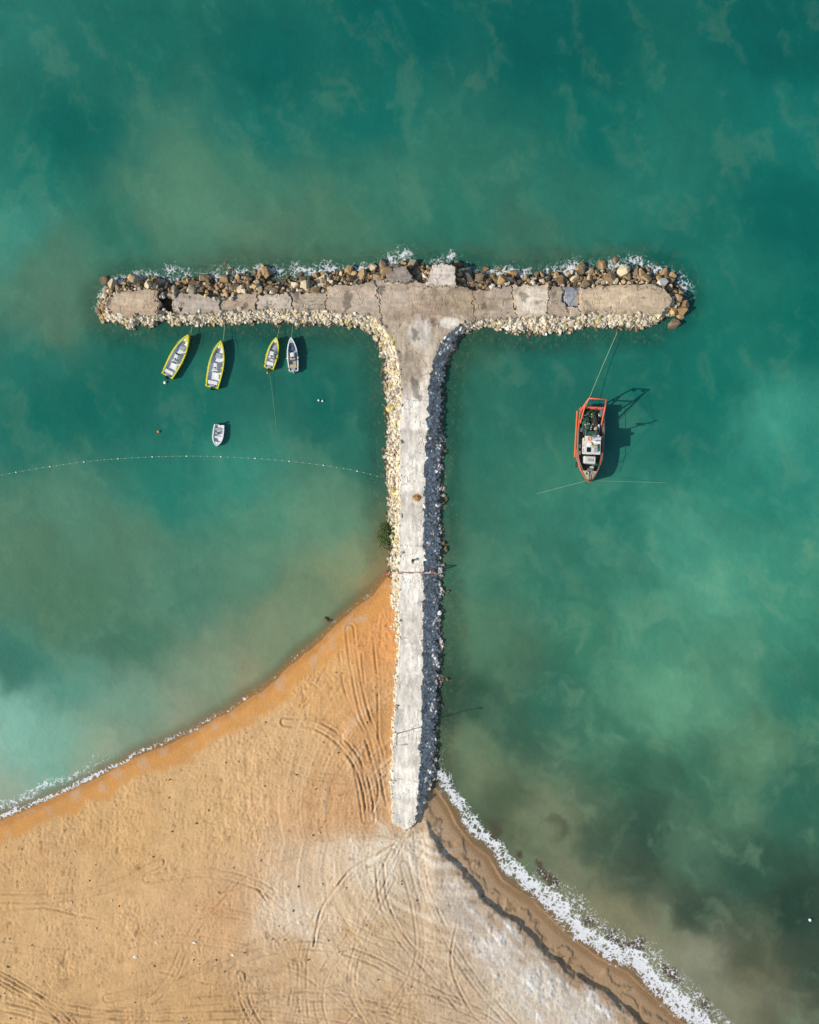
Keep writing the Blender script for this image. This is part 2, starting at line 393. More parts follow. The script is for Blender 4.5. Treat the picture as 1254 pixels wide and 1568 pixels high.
tracks=[ ([(438,1103),(480,1106),(515,1125),(545,1160),(562,1205),(568,1250)],1,1.2),
 ([(606,1288),(570,1308),(540,1325),(512,1358),(492,1390),(482,1440)],0,1.8),
 ([(600,1300),(540,1332),(500,1380),(470,1440),(465,1500),(470,1568)],1,.5),
 ([(0,1488),(60,1520),(130,1540),(250,1548),(400,1545),(520,1562),(600,1580)],1,1.1),
 ([(-10,1370),(100,1368),(180,1350),(250,1315)],1,.7),([(0,1392),(70,1384),(150,1400),(190,1396)],0,.8),
 ([(582,1320),(588,1375),(615,1430),(660,1480),(700,1530)],1,.9),
 ([(536,962),(542,1010),(556,1080),(575,1130),(588,1180)],1,.8),([(570,960),(578,1040),(580,1120),(584,1190),(592,1230)],0,.9),
 ([(170,1520),(300,1490),(400,1452),(480,1440),(560,1458),(640,1500),(740,1545)],1,.8),
 ([(372,1485),(380,1530),(402,1570)],1,.9),([(300,1568),(340,1545),(420,1520),(520,1500)],0,.7),
 ([(500,1568),(490,1530),(500,1480),(560,1400),(590,1330),(610,1290)],1,.5),
 ([(640,1290),(650,1350),(680,1420),(730,1500),(790,1568)],1,.6),([(230,1340),(320,1330),(400,1350),(440,1380)],1,.5),
 ([(0,1530),(60,1545),(120,1568)],1,1.2),([(400,1120),(430,1160),(470,1180),(530,1190)],1,.3),
 ([(545,1150),(556,1210),(562,1250)],1,.8),([(620,1320),(640,1400),(640,1470),(600,1540)],1,.5),
 ([(-10,1478),(40,1505),(90,1540),(130,1580)],1,1.1),([(-10,1568),(120,1556),(220,1530),(330,1470),(420,1430),(470,1400)],1,.5),
 ([(60,1580),(200,1540),(360,1520),(520,1520),(640,1560)],1,.6),([(350,1580),(420,1540),(520,1530),(620,1540),(760,1580)],1,.6),
 ([(440,1580),(455,1500),(440,1440),(390,1400),(320,1390),(240,1410)],1,.35),([(526,1580),(560,1540),(640,1520),(720,1540),(800,1590)],1,.6),
 ([(560,1130),(572,1170),(580,1210),(570,1240)],0,1.0),([(520,1000),(530,1060),(560,1120)],0,.6),([(555,1000),(560,1060),(570,1110)],0,.6),
 ([(500,1020),(470,1070),(440,1090),(380,1120)],0,.5),([(430,1440),(500,1400),(600,1440),(700,1440)],1,.4),([(600,1340),(560,1420),(540,1500),(580,1580)],1,.5),
 ([(340,1360),(390,1352),(410,1372)],0,1.0),([(250,1480),(350,1500),(450,1480),(560,1560)],0,.6),([(700,1400),(690,1470),(720,1540),(760,1580)],0,.8),
 ([(0,1440),(120,1452),(250,1430),(360,1440),(460,1470)],1,.35),([(20,1320),(140,1300),(260,1270),(380,1200),(470,1160)],1,.3),([(180,1580),(260,1500),(300,1420),(380,1330),(500,1290),(590,1280)],1,.4)]
rut=np.zeros(x.shape)
for pts,dbl,dep in tracks:
    c=PL(cat(pts,5)); dd=dline(x+fine*0.06,y+med*0.1,c,pad=3.0)
    if dbl: dd=np.abs(dd-0.62)
    brk=0.35+0.9*ss(-.3,.3,fbm(px,py,38,2,58+int(dep*10)))
    g=np.exp(-(dd/0.14)**2)*dep*brk
    z-=0.10*g; z+=0.06*dep*brk*np.exp(-((dd-0.32)/0.14)**2); rut=np.maximum(rut,g)
fp=ss(0.25,0.6,fbm(x,y,0.42,2,61))*ss(.0,.4,fbm(px,py,70,3,62)+0.25)*dry
z-=0.07*fp*(sd>0)
jag=fbm(x,y,3.2,4,63)*1.1
scd=dR+jag
rz=ss(P(640,0)[0],P(668,0)[0],x)*ins*(y>-110)
z+=rz*(0.30*ss(3.7,4.1,scd)+0.14*ss(2.2,2.6,scd+jag)-0.18*(dR<3.8))*(dR<40)*ss(14,3,dR-5)
ua=(px*.70+py*.71); va=(-px*.71+py*.70)
ws=fbm(ua*.22,va,16,5,64)
whm=ss(-.15,.55,ws+0.45-np.abs(dR-8.5)/8.0)*ss(650,740,px)*(py>1290)*ss(3.6,4.6,scd)
chunk=ss(.2,.6,fbm(ua*.5,va,13,5,66)+ws*.4)*whm
z+=whm*0.10*fbm(x,y,0.9,4,65)+0.08*chunk
Z=z.reshape(X.shape)
scp=[(100,1400,(204,164,114)),(0,1350,(202,160,108)),(0,1500,(206,166,114)),(300,1250,(206,166,114)),(200,1250,(204,162,108)),(450,1150,(206,166,116)),(500,1050,(206,158,102)),(560,960,(210,148,88)),(560,1100,(202,152,98)),(500,1220,(204,158,108)),(560,1240,(198,152,104)),(350,1400,(200,158,112)),(450,1450,(192,156,112)),(520,1380,(208,178,140)),(580,1420,(200,170,130)),(640,1320,(208,186,156)),(640,1450,(194,166,132)),(700,1380,(190,170,146)),(760,1450,(194,176,152)),(820,1520,(202,186,160)),(880,1560,(200,184,160)),(600,1540,(192,160,120)),(700,1540,(196,168,134)),(300,1540,(196,156,106)),(150,1540,(198,158,108)),(800,1400,(166,138,106)),(900,1480,(164,134,100)),(1000,1560,(168,136,100)),(700,1280,(180,150,114)),(458,1410,(218,196,166)),(570,1310,(216,196,166))]
pw=px+fbm(px,py,60,3,71)*24; pyw=py+fbm(px,py,60,3,72)*24
inb=(px>-200)&(px<1454)&(py>700)&(py<1800)
Cs=np.tile(s2l((200,160,110)),(x.size,1)); Cs[inb]=idw(pw[inb],pyw[inb],scp,30)
def mixto(C,w,c): return C*(1-w[:,None])+s2l(c)*w[:,None]
Cs=mixto(Cs,(1-dry)*(dL<dR)*.9,(200,142,76))
Cs=mixto(Cs,ss(1.3,0.3,sd+wob*.6)*(dL<dR)*.7,(176,122,68))
swash=ss(.05,.45,fbm(px,py,26,4,77))*ss(3.4,1.6,sd)*(dL<dR)*.5*(sd>.3); Cs=mixto(Cs,swash,(190,160,132))
Cs=mixto(Cs,ss(3.9,3.2,dR+jag)*(dR<dL)*ins*.8,(176,142,104))
Cs=mixto(Cs,ss(1.6,0.4,dR+jag*.3)*(dR<dL)*.6,(150,114,76))
Cs=mixto(Cs,whm*.5,(214,206,194)); Cs=mixto(Cs,chunk*.65,(230,226,218))
fan=np.exp(-(((px-620)/65)**2+((py-1305)/26)**2)); Cs=mixto(Cs,np.clip(fan*1.3,0,1)*ss(-.4,.4,fan_s+.2*fbm(px,py,16,4,78))*.75,(228,214,192))
wht=ss(.15,.5,fan_s+.4*fbm(px,py,70,3,79))*ss(300,80,rr)*.35*dry; Cs=mixto(Cs,wht,(222,206,180))
wr=ss(.28,.05,np.abs(scd-4.3)+0.45*fbm(x,y,1.0,3,81))*rz*ss(-.25,.2,fbm(px,py,40,3,82))
wr=np.maximum(wr,ss(.24,.05,np.abs(scd-2.5+fbm(x,y,5,2,84)*.8)+0.6*fbm(x,y,.8,3,83))*rz*.7*ss(-.1,.35,fbm(px,py,35,3,85)))
patch=ss(.26,.5,fbm(px,py,22,5,87))*rz*ss(8,4.5,dR)*(dR>1.5)*.6
wr=np.clip(np.maximum(wr,patch),0,1); wr*=(dR<30)*(y>-110)
Cs=mixto(Cs,wr*.7,(96,70,50))
Cs*=(1-0.18*np.clip(rut,0,1))[:,None]
Cs*=(1+0.08*fbm(px,py,150,4,91)+0.09*fbm(px,py,30,4,92)*dry+0.09*fine*dry-0.14*fp+0.13*scuff)[:,None]
blt=ss(.3,.6,fbm(px,py,45,5,93))*dry; Cs=mixto(Cs,blt*.28,(174,124,72))
speck=ss(.5,.75,fbm(x,y,1.4,3,94))*dry; Cs=mixto(Cs,speck*.5,(126,92,58))
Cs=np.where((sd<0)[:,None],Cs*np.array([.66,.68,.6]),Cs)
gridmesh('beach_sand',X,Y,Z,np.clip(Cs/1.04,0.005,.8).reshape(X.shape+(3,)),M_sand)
# ---------------------------------------------------------------- sea
xs=axis(-67,67,0.25,2500); ys=axis(-84,84,0.25,2500)
X,Y=np.meshgrid(xs,ys); x=X.ravel(); y=Y.ravel(); px=x*10+627; py=784-y*10
W=[(50,30,(38,116,102)),(200,60,(28,108,94)),(400,100,(12,100,90)),(600,50,(6,98,90)),(850,60,(4,93,86)),(1200,50,(4,96,88)),(1230,200,(22,114,102)),(400,200,(20,110,98)),(120,220,(12,102,90)),(60,290,(22,116,100)),(30,350,(62,140,122)),(190,340,(44,114,94)),(300,290,(88,138,110)),(250,330,(84,130,104)),(380,270,(68,128,104)),(500,340,(76,124,98)),(600,280,(60,124,102)),(560,200,(18,108,96)),(700,310,(48,118,98)),(880,300,(46,118,100)),(1000,280,(38,120,104)),(900,190,(16,106,94)),(1080,350,(28,110,96)),(1210,330,(8,100,90)),(1240,480,(14,108,94)),(80,420,(80,126,102)),(90,480,(86,124,100)),(60,560,(30,114,98)),(1130,440,(32,116,100)),(1100,520,(24,114,98)),(800,370,(62,114,94)),(400,370,(82,120,96)),
(400,545,(30,100,86)),(200,560,(24,104,88)),(60,650,(12,106,92)),(160,620,(12,104,90)),(300,640,(20,108,94)),(250,740,(36,122,104)),(350,720,(54,134,114)),(500,620,(24,104,90)),(540,700,(44,114,96)),(100,780,(82,132,108)),(60,850,(86,126,98)),(200,840,(88,132,106)),(400,800,(80,138,112)),(300,900,(74,126,104)),(500,800,(94,140,112)),(540,860,(124,148,112)),(575,880,(164,142,98)),(100,920,(76,120,92)),(200,980,(68,118,94)),(400,900,(88,136,110)),(480,920,(118,140,106)),(40,1010,(54,118,100)),(100,1050,(86,144,124)),(30,1120,(134,188,168)),(90,1140,(126,178,156)),(200,1080,(114,152,128)),(330,1040,(126,148,120)),(430,980,(126,142,110)),(10,1210,(152,168,146)),(160,1150,(148,162,134)),(270,1110,(148,152,124)),(380,1050,(146,146,112)),
(705,540,(54,102,82)),(720,620,(46,106,86)),(760,650,(44,114,96)),(850,580,(32,108,94)),(1000,560,(24,108,94)),(1100,600,(18,112,96)),(1190,650,(64,152,130)),(1240,700,(46,134,116)),(1150,760,(44,132,112)),(960,760,(44,122,104)),(1060,680,(28,114,98)),(850,760,(58,128,106)),(720,760,(56,116,94)),(730,880,(70,126,102)),(830,900,(56,122,100)),(950,880,(50,122,102)),(1080,900,(90,160,132)),(1150,860,(62,142,118)),(1060,830,(70,148,124)),(1210,930,(66,142,116)),(1000,980,(72,140,114)),(900,980,(60,126,100)),(740,980,(86,130,100)),(725,1060,(44,80,62)),(760,1010,(72,110,86)),(850,1060,(50,108,88)),(800,1130,(54,96,76)),(930,1120,(64,120,96)),(1010,1060,(98,158,124)),(1100,1050,(82,142,114)),(1220,1060,(48,120,98)),(1150,1150,(94,138,106)),(1080,1180,(62,112,88)),(1220,1220,(50,104,84)),(950,1200,(56,104,80)),(720,1140,(112,136,104)),(740,1190,(122,136,102)),(700,1180,(70,90,70)),(780,1230,(80,100,74)),(840,1275,(134,144,112)),(790,1290,(114,118,88)),(900,1290,(58,84,66)),(980,1280,(50,82,66)),(1060,1300,(80,116,92)),(1150,1320,(50,86,68)),(860,1340,(132,136,106)),(930,1400,(140,138,106)),(960,1350,(54,74,58)),(1060,1400,(46,68,54)),(1220,1400,(42,70,56)),(1050,1470,(152,154,128)),(1000,1440,(132,130,102)),(1130,1460,(74,84,64)),(1200,1540,(104,108,86)),(1120,1540,(136,134,108)),(1240,1480,(58,76,60)),(1140,1500,(104,104,80)),(760,1275,(66,80,60)),(812,1300,(84,98,74))]
wx=px+fbm(px,py,170,4,101)*34+fbm(px,py,40,4,102,.6)*15; wy=py+fbm(px,py,170,4,103)*34+fbm(px,py,40,4,104,.6)*15
inb=(px>-400)&(px<1650)&(py>-400)&(py<1970)
Cw=np.tile(s2l((22,106,94)),(x.size,1))
Cw[inb]=idw(wx[inb],wy[inb],W,40)
u=(px*0.80+py*0.60); v=(-px*0.60+py*0.80)
pl=fbm(u*0.35+wx*.1,v+(wy-py)*1.2,60,6,105,.58)
u2=(px*0.5+py*0.87); v2=(-px*0.87+py*0.5)
pl3=fbm(u2*.45+(wx-px),v2+(wy-py),48,6,108,.6); pl2=fbm(wx,wy,110,6,106,.62); fi=fbm(wx*1.0,wy,30,5,107,.6)
right=ss(700,900,px)*ss(650,850,py)
mod=(0.22*pl*(.35+.65*right)+0.11*pl3+0.08*pl2+0.06*fi)
Cw*=(1+mod)[:,None]
sed=ss(.05,.6,pl3+.5*pl2)*.12; Cw=Cw*(1-sed[:,None])+s2l((124,148,114))*sed[:,None]
sed2=ss(.1,.6,pl+.3*fi)*right*.22; Cw=Cw*(1-sed2[:,None])+s2l((128,160,124))*sed2[:,None]
ins=inside(x,y,LAND); dL=dline(x,y,SL); dR=dline(x,y,SR); d=np.minimum(dL,dR); wob=fbm(px,py,60,3,51)*0.5
sd=np.where(ins,d,-d)+wob*.8
dd=-sd
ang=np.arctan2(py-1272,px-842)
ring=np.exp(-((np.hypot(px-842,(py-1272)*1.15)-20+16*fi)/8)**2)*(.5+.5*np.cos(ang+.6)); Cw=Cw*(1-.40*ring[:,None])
grass=ss(.05,.4,fbm(px*.8+py*.6,(py*.8-px*.6),34,5,111)+.26-np.abs(dd-4.2)/3.2)*(dR<dL)*ss(1230,1300,py)*(dd>0)
Cw=Cw*(1-grass[:,None]*.8)+s2l((80,62,52))*grass[:,None]*.8
edgeb=ss(2.6,0,dd)*(dR<dL)*ss(1190,1260,py)*.8; Cw=Cw*(1-edgeb[:,None])+s2l((166,134,98))*edgeb[:,None]
near=(x>-54)&(x<49)&(y>-54)&(y<46)
do=np.full(x.shape,-99.); do[near]=sdf(x[near],y[near],OUT)
opac=np.ones(x.size)
opac=np.minimum(opac,0.12+0.88*ss(-0.2,2.6,dd))
opac=np.minimum(opac,0.66+0.34*ss(0.5,4.5,-do+fi))
fm=np.zeros(x.size)
northm=ss(505,470,py)*((py<452)|(px<165)|(px>1025))
fN=np.exp(-(np.abs(do-.4)/1.4)**1.5)*northm*(.50+.60*fbm(px,py,40,4,122)+.05)
for a_,b_,r_ in [(618,390,18),(690,392,14),(262,414,16),(1046,438,18),(970,406,26),(880,410,24),(400,412,16),(455,414,20),(500,408,14),(600,398,18),(350,417,14),(1045,470,12),(185,427,12),(940,408,22),(330,424,14),(285,420,14),(430,416,12),(860,416,14),(920,412,14)]:
    fN=np.maximum(fN,.70*np.exp(-((px-a_)**2+(py-b_)**2*1.6)/(r_*r_)))
fm=np.maximum(fm,fN)
strL=ss(480,60,px)*.44+.38
bandL=np.exp(-((dd-0.45-0.35*fbm(px,py,35,2,123))/0.5)**2); fm=np.maximum(fm,bandL*strL*(dL<dR)*(px<585))
bandL2=np.exp(-((dd-1.9-0.6*fbm(px,py,50,2,124))/1.0)**2)*ss(330,0,px)*.62; fm=np.maximum(fm,bandL2*(dL<dR))
ofs=fbm(px,py,45,3,125)*.7
wid=1.15+.85*ss(1250,1420,py)
bandR=np.exp(-(np.abs(dd-2.0-ofs)/wid)**2.5)*1.0; m=(dR<dL)&(py>1180); fm=np.maximum(fm,np.where(m,bandR*(.84+.34*fbm(px,py,22,4,126)),0))
bandR2=np.exp(-((dd-4.6-ofs)/1.6)**2)*.46*ss(1270,1380,py); fm=np.maximum(fm,np.where(m,bandR2,0))
fm=np.maximum(fm,.60*np.exp(-((px-676)/7)**2)*ss(1110,1190,py)*ss(1240,1200,py))
fm[(~inb)&(d>30)]=0
gridmesh('sea_water',X,Y,np.zeros(X.shape),np.clip(Cw/1.22*np.array([1.03,1.0,.94]),.003,.7).reshape(X.shape+(3,)),M_water,attrs={'foam':fm,'opac':opac})
# ---------------------------------------------------------------- part builders
def bmobj(name,bm,mats,parent,smooth=False):
    me=bpy.data.meshes.new(name); bm.normal_update(); bm.to_mesh(me); bm.free()
    for m in (mats if isinstance(mats,list) else [mats]): me.materials.append(m)
    if smooth:
        for p in me.polygons: p.use_smooth=True
    return link(bpy.data.objects.new(name,me),parent)
def box(name,parent,c,s,mat,bev=0.03,rot=(0,0,0),taper=1.0):
    bm=bmesh.new(); bmesh.ops.create_cube(bm,size=1)
    for v in bm.verts:
        k=taper if v.co.z>0 else 1
        v.co=Vector((v.co.x*s[0]*k,v.co.y*s[1]*k,v.co.z*s[2]))
    if bev: bmesh.ops.bevel(bm,geom=bm.edges[:],offset=min(bev,min(s)*.4),segments=2,affect='EDGES')
    o=bmobj(name,bm,mat,parent); o.location=c; o.rotation_euler=rot; return o
def cyl(name,parent,c,r,h,mat,r2=None,rot=(0,0,0),seg=16):
    bm=bmesh.new(); bmesh.ops.create_cone(bm,cap_ends=True,segments=seg,radius1=r,radius2=r if r2 is None else r2,depth=h)
    o=bmobj(name,bm,mat,parent); o.location=c; o.rotation_euler=rot; return o
def tube(name,parent,paths,r,mat,res=3,cyclic=False):
    cu=bpy.data.curves.new(name,'CURVE'); cu.dimensions='3D'; cu.bevel_depth=r; cu.bevel_resolution=res; cu.use_fill_caps=True
    for pts in paths:
        sp=cu.splines.new('POLY'); sp.points.add(len(pts)-1); sp.use_cyclic_u=cyclic
        for i,p in enumerate(pts): sp.points[i].co=(*p,1)
    o=bpy.data.objects.new(name,cu); link(o)
    dg=bpy.context.evaluated_depsgraph_get(); me=bpy.data.meshes.new_from_object(o.evaluated_get(dg)); bpy.data.objects.remove(o)
    me.materials.clear(); me.materials.append(mat); me.name=name
    return link(bpy.data.objects.new(name,me),parent)
def lump_(name,parent,c,s,mat,seed=0,amp=.3):
    bm=bmesh.new(); bmesh.ops.create_icosphere(bm,subdivisions=4,radius=1)
    from mathutils import noise as mn
    for v in bm.verts:
        n=v.co.normalized(); k=1+amp*mn.fractal(n*2.2+Vector((seed*3.1,seed,0)),1.0,2.0,4)
        v.co=Vector((n.x*s[0]*k,n.y*s[1]*k,n.z*s[2]*k))
    o=bmobj(name,bm,mat,parent,True); o.location=c; return o
def torus(name,parent,c,R,r,mat,rot=(0,0,0)):
    pts=[(R*math.cos(t),R*math.sin(t),0) for t in np.linspace(0,2*math.pi,20,endpoint=False)]
    o=tube(name,parent,[pts],r,mat,3,True); o.location=c; o.rotation_euler=rot; return o
def hull(parent,L,B,sheer0,sheer1,rim,floor,fore,mats,stern=.82,full=2.2,fl=0.22,name='hull',maxp=.42,keel=.35):
    bm=bmesh.new(); rings=[]; info=[]
    ts=[0.0,0.018,0.02]+list(np.linspace(0.06,fore-0.002,16))+[fore]+list(np.linspace(fore+.02,1,12))
    for k,t in enumerate(ts):
        yv=-L/2+L*t
        if t<maxp: b=B/2*(stern+(1-stern)*math.sin(t/maxp*math.pi/2))
        else: b=B/2*max(0.0,1-((t-maxp)/(1-maxp))**full)**.8
        b=max(b,0.02); s=sheer0+(sheer1-sheer0)*t**2
        fz=floor
        if k<2 or t>=fore: fz=s-0.02
        bi=max(b-rim,0.01); bf=max(bi-0.03,0.008)
        kz=-keel+.25*t**4
        prof=[(0,kz),(b*(1-fl)*.9,kz*.6),(b*(1-fl*.35),s*.4),(b,s),(b-.01 if b>.05 else b,s+.05),(bi,s+.05),(bf,fz),(0,fz+(0.05 if t>=fore else 0))]
        full_=[(-a,c) for a,c in prof[::-1]][:-1]+prof
        rings.append([bm.verts.new((a,yv,c)) for a,c in full_]); info.append(t)
    n=len(rings[0])
    seg=[3,2,1,1,0,0,0,0,0,0,1,1,2,3]
    for k in range(len(rings)-1):
        for j in range(n-1):
            f=bm.faces.new((rings[k][j],rings[k][j+1],rings[k+1][j+1],rings[k+1][j]))
            mi=seg[j]
            if mi==3 and (info[k]>=fore): mi=4
            if mi in(2,3) and k<1: mi=1
            f.material_index=mi
    f=bm.faces.new(rings[0]); f.material_index=0
    bmesh.ops.remove_doubles(bm,verts=bm.verts,dist=0.004)
    bmesh.ops.recalc_face_normals(bm,faces=bm.faces)
    return bmobj(name,bm,mats,parent)
WHT=pmat('white_gelcoat',(220,220,214),.35,.12,2.5,dirt=(180,175,160))
OWH=pmat('weathered_white_paint',(210,206,194),.5,.25,2.2,dirt=(140,124,100))
YEL=pmat('yellow_paint',(214,204,24),.35,.12,3)
GRY=pmat('grey_deck_paint',(150,156,158),.6,.2,4)
BLK=pmat('black_rubber',(32,33,35),.6,.3,5)
NAVY=pmat('blue_upholstery',(60,84,120),.7,.2,5)
TAN=pmat('tan_upholstery',(180,160,120),.7,.2,5)
DGL=pmat('tinted_glass',(20,28,34),.08,.1,3)
RED=pmat('orange_red_paint',(222,100,68),.45,.2,4,dirt=(140,72,50))
GRN=pmat('green_paint',(40,92,66),.5,.25,4,dirt=(60,50,40))
NET=pmat('green_fishing_net',(44,84,60),.95,.5,9,bmp=1.0)
NETD=pmat('dark_fishing_net',(36,42,36),.95,.5,9,bmp=1.0)
DKW=pmat('worn_deck_planks',(96,88,72),.8,.35,3,dirt=(46,44,36))
TDK=pmat('tan_deck_paint',(180,162,130),.7,.25,4,dirt=(120,90,60))
STL=pmat('galvanised_steel',(140,142,144),.45,.2,6,metal=.6)
ROPE=pmat('mooring_rope_fibre',(170,180,140),.9,.2,6)
OR=pmat('orange_plastic',(230,120,60),.5,.1,5)
WB=pmat('white_plastic',(225,225,220),.45,.08,5)
BLU=pmat('blue_plastic',(50,100,160),.5,.1,5)
def outboard(par,x,y,s=1.0,m=BLK):
    box('outboard_cowl',par,(x,y,.78*s),(.34*s,.52*s,.42*s),m,.09,taper=.85); box('outboard_leg',par,(x,y-.04,.2*s),(.14*s,.24*s,.9*s),m,.03)
    box('outboard_bracket',par,(x,y+.22*s,.5*s),(.26*s,.18*s,.2*s),STL,.02)
def motorboat(px,py,ang,L,B,style):
    X0,Y0=P(px,py,.5); E=empty('motorboat',(X0,Y0,0.12),ang)
    if style=='yellow': mats=[YEL,YEL,WHT,WHT,YEL]
    else: mats=[WHT,WHT,WHT,GRY,WHT]
    hull(E,L,B,.62,.95,.20 if style=='yellow' else .16,.30,.84,mats,stern=.84,full=2.0,keel=.5)
    h=L/2
    box('stern_bench',E,(0,-h+.75,.50),(B*.62,.55,.34),WHT if style=='yellow' else TAN,.05)
    box('engine_well',E,(0,-h+.25,.52),(B*.34,.36,.36),GRY,.03)
    box('console',E,(.04,-h*.06,.78),(.72,.75,.9),WHT,.08,taper=.85)
    box('windshield',E,(.04,-h*.06+.40,1.31),(.66,.05,.36),DGL,.015,rot=(math.radians(28),0,0))
    cyl('steering_wheel',E,(.04,-h*.06-.42,1.06),.17,.03,BLK,rot=(math.radians(60),0,0))
    box('helm_seat',E,(.04,-h*.30,.62),(.85,.5,.6),TAN if style!='yellow' else WHT,.07); box('seat_back',E,(.04,-h*.30-.24,1.02),(.85,.09,.34),NAVY if style!='yellow' else GRY,.03)
    box('bow_cushion',E,(0,h*.38,.42),(B*.46,.9,.22),GRY if style=='yellow' else NAVY,.06,taper=.8)
    box('anchor_locker_hatch',E,(0,h*.76,.88),(.34,.36,.05),WHT if style=='yellow' else GRY,.02)
    if L>6:
        tube('bow_rail',E,[[(-B*.40,h*.40,.78),(-B*.40,h*.40,1.15),(-B*.26,h*.72,1.22),(0,h*.95,1.28),(B*.26,h*.72,1.22),(B*.40,h*.40,1.15),(B*.40,h*.40,.78)]],.022,STL)
        box('cool_box',E,(B*.24,-h*.52,.46),(.4,.6,.3),WHT,.04)
    else: box('tackle_box',E,(B*.2,-h*.5,.42),(.3,.4,.24),GRY,.03)
    torus('coiled_rope',E,(-B*.16,h*.56,.44),.17,.05,ROPE)
    for sx in (-1,1):
        lump_('fender',E,(sx*(B*.52),-h*.2,.42),(.10,.10,.26),WB if style!='yellow' else OR,1,.02)
        box('cleat',E,(sx*B*.44,-h+.45,.70),(.05,.2,.06),STL,.01)
    outboard(E,0,-h-.18,1.0 if L>6 else .85,BLK if style!='white' else GRY)
    return E
def angof(bx,by,sx,sy):
    dx=bx-sx; dy=-(by-sy); return math.atan2(dy,dx)-math.pi/2
motorboat(273,545,angof(291,511,255,579),7.1,2.25,'yellow')
motorboat(332,558,angof(340,521,325,595),7.2,2.4,'yellow')
motorboat(418,541,angof(424,518,412,564),4.8,1.8,'yellow')
motorboat(448,543,angof(446,516,450,569),5.1,1.7,'white')
X0,Y0=P(334,667,.4); E=empty('tender_boat',(X0,Y0,0.08),angof(332,684,336,650))
hull(E,3.3,1.75,.45,.62,.2,.22,.80,[WHT,WHT,WHT,WHT,WHT],stern=.9,full=2.6)
box('thwart',E,(0,.25,.40),(1.3,.32,.08),WHT,.02); box('stern_thwart',E,(0,-.95,.40),(1.3,.4,.08),GRY,.02); box('small_console',E,(.2,-.3,.5),(.45,.4,.55),GRY,.05,taper=.85)
outboard(E,-.15,-1.80,.8)
# ---------------------------------------------------------------- fishing boat
X0,Y0=P(902.5,682,1.6); F=empty('fishing_boat',(X0,Y0,0.65),math.radians(180-3))
hull(F,11.4,4.0,1.15,2.0,.13,.55,.84,[GRN,RED,GRN,DKW,TDK],stern=.86,full=2.6,fl=.18,keel=1.3)
tube('inner_rail',F,[[(sx*B_,y_,z_) for y_,B_,z_ in [(-5.5,1.50,1.22),(-4,1.67,1.24),(-2,1.77,1.26),(0,1.79,1.32),(2,1.62,1.55),(3.3,1.26,1.8)]] for sx in(-1,1)],.06,GRN)
tube('rubbing_strake',F,[[(sx*B_,y_,z_) for y_,B_,z_ in [(-5.5,1.76,.85),(-4,1.93,.9),(-2,2.03,.95),(0,2.03,1.0),(2,1.88,1.2),(3.6,1.38,1.45),(4.7,.82,1.7)]] for sx in(-1,1)],.05,RED)
box('side_gangplank',F,(2.16,-1.6,1.1),(.20,7.0,.12),OR,.03)
box('wheelhouse',F,(0,.15,1.75),(2.2,2.5,2.4),OWH,.08,taper=.94)
box('wheelhouse_roof',F,(0,.15,3.02),(2.45,2.7,.12),OWH,.05)
for k in (-.7,0,.7): box('front_window',F,(k,1.41,2.35),(.52,.05,.6),DGL,.015)
for sx in(-1,1):
    for k in(-.6,.2,1.0): box('side_window',F,(sx*1.09,k-.1,2.35),(.05,.6,.55),DGL,.015)
box('wheelhouse_door',F,(.3,-1.12,1.55),(.7,.05,1.8),TAN,.01)
box('fore_cabin',F,(0,2.25,1.35),(1.9,1.2,1.3),OWH,.1,taper=.88); box('cabin_skylight',F,(0,2.3,2.03),(.9,.4,.1),GRY,.02)
box('roof_hatch',F,(-.5,.9,3.13),(.6,.6,.12),GRY,.03); box('solar_panel',F,(.55,.85,3.12),(.6,.7,.05),DGL,.01)
cyl('liferaft_canister',F,(-.6,-.3,3.28),.22,.9,WB,rot=(0,math.pi/2,0)); cyl('radar_dome',F,(.45,.05,3.25),.28,.24,WB,r2=.24)
torus('lifebuoy',F,(.5,-.75,3.13),.24,.07,OR)
box('roof_locker',F,(-.3,.35,3.2),(.8,.35,.25),TAN,.04); box('roof_tarp',F,(-.85,.5,3.14),(.35,1.1,.1),GRN,.04)
tube('mast',F,[[(0,-.9,3.0),(0,-.9,6.4)]],.07,STL); tube('mast_crosstree',F,[[(-.9,-.9,5.5),(.9,-.9,5.5)],[(-.6,-.9,4.9),(.6,-.9,4.9)]],.045,STL)
tube('mast_stays',F,[[(0,-.9,6.3),(0,5.3,2.1)],[(0,-.9,6.3),(1.1,-5.9,4.7)],[(0,-.9,6.3),(-1.1,-5.9,4.7)]],.014,STL)
box('mast_light',F,(0,-.9,6.45),(.2,.2,.2),WB,.03); box('flood_lamps',F,(0,-1.15,4.7),(.9,.2,.22),STL,.03)
cyl('winch_drum',F,(0,-1.85,1.15),.36,1.5,GRN,rot=(0,math.pi/2,0))
for sx in(-1,1): cyl('winch_flange',F,(sx*.75,-1.85,1.15),.52,.08,STL,rot=(0,math.pi/2,0)); box('winch_mount',F,(sx*.95,-1.85,.85),(.2,.5,.6),GRN,.03)
lump_('net_pile',F,(.75,-3.3,.85),(.75,1.05,.55),NET,3,.45); lump_('dark_net_pile',F,(-.75,-3.7,.8),(.7,.8,.5),NETD,5,.45); lump_('stern_net_pile',F,(.1,-4.7,.8),(1.1,.5,.45),NET,8,.5); lump_('fore_net_pile',F,(-1.2,2.9,1.0),(.35,.6,.35),NET,9,.5)
lump_('float_sack',F,(-.9,-2.6,.8),(.35,.35,.3),TAN,6,.3)
for i in range(18):
    cyl('net_float',F,(random.uniform(-1.3,1.3),random.uniform(-5.0,-2.3),1.15+random.uniform(0,.2)),.08,.13,random.choice([WB,OR,YEL,WB,BLK]),rot=(random.random()*3,random.random()*3,0),seg=10)
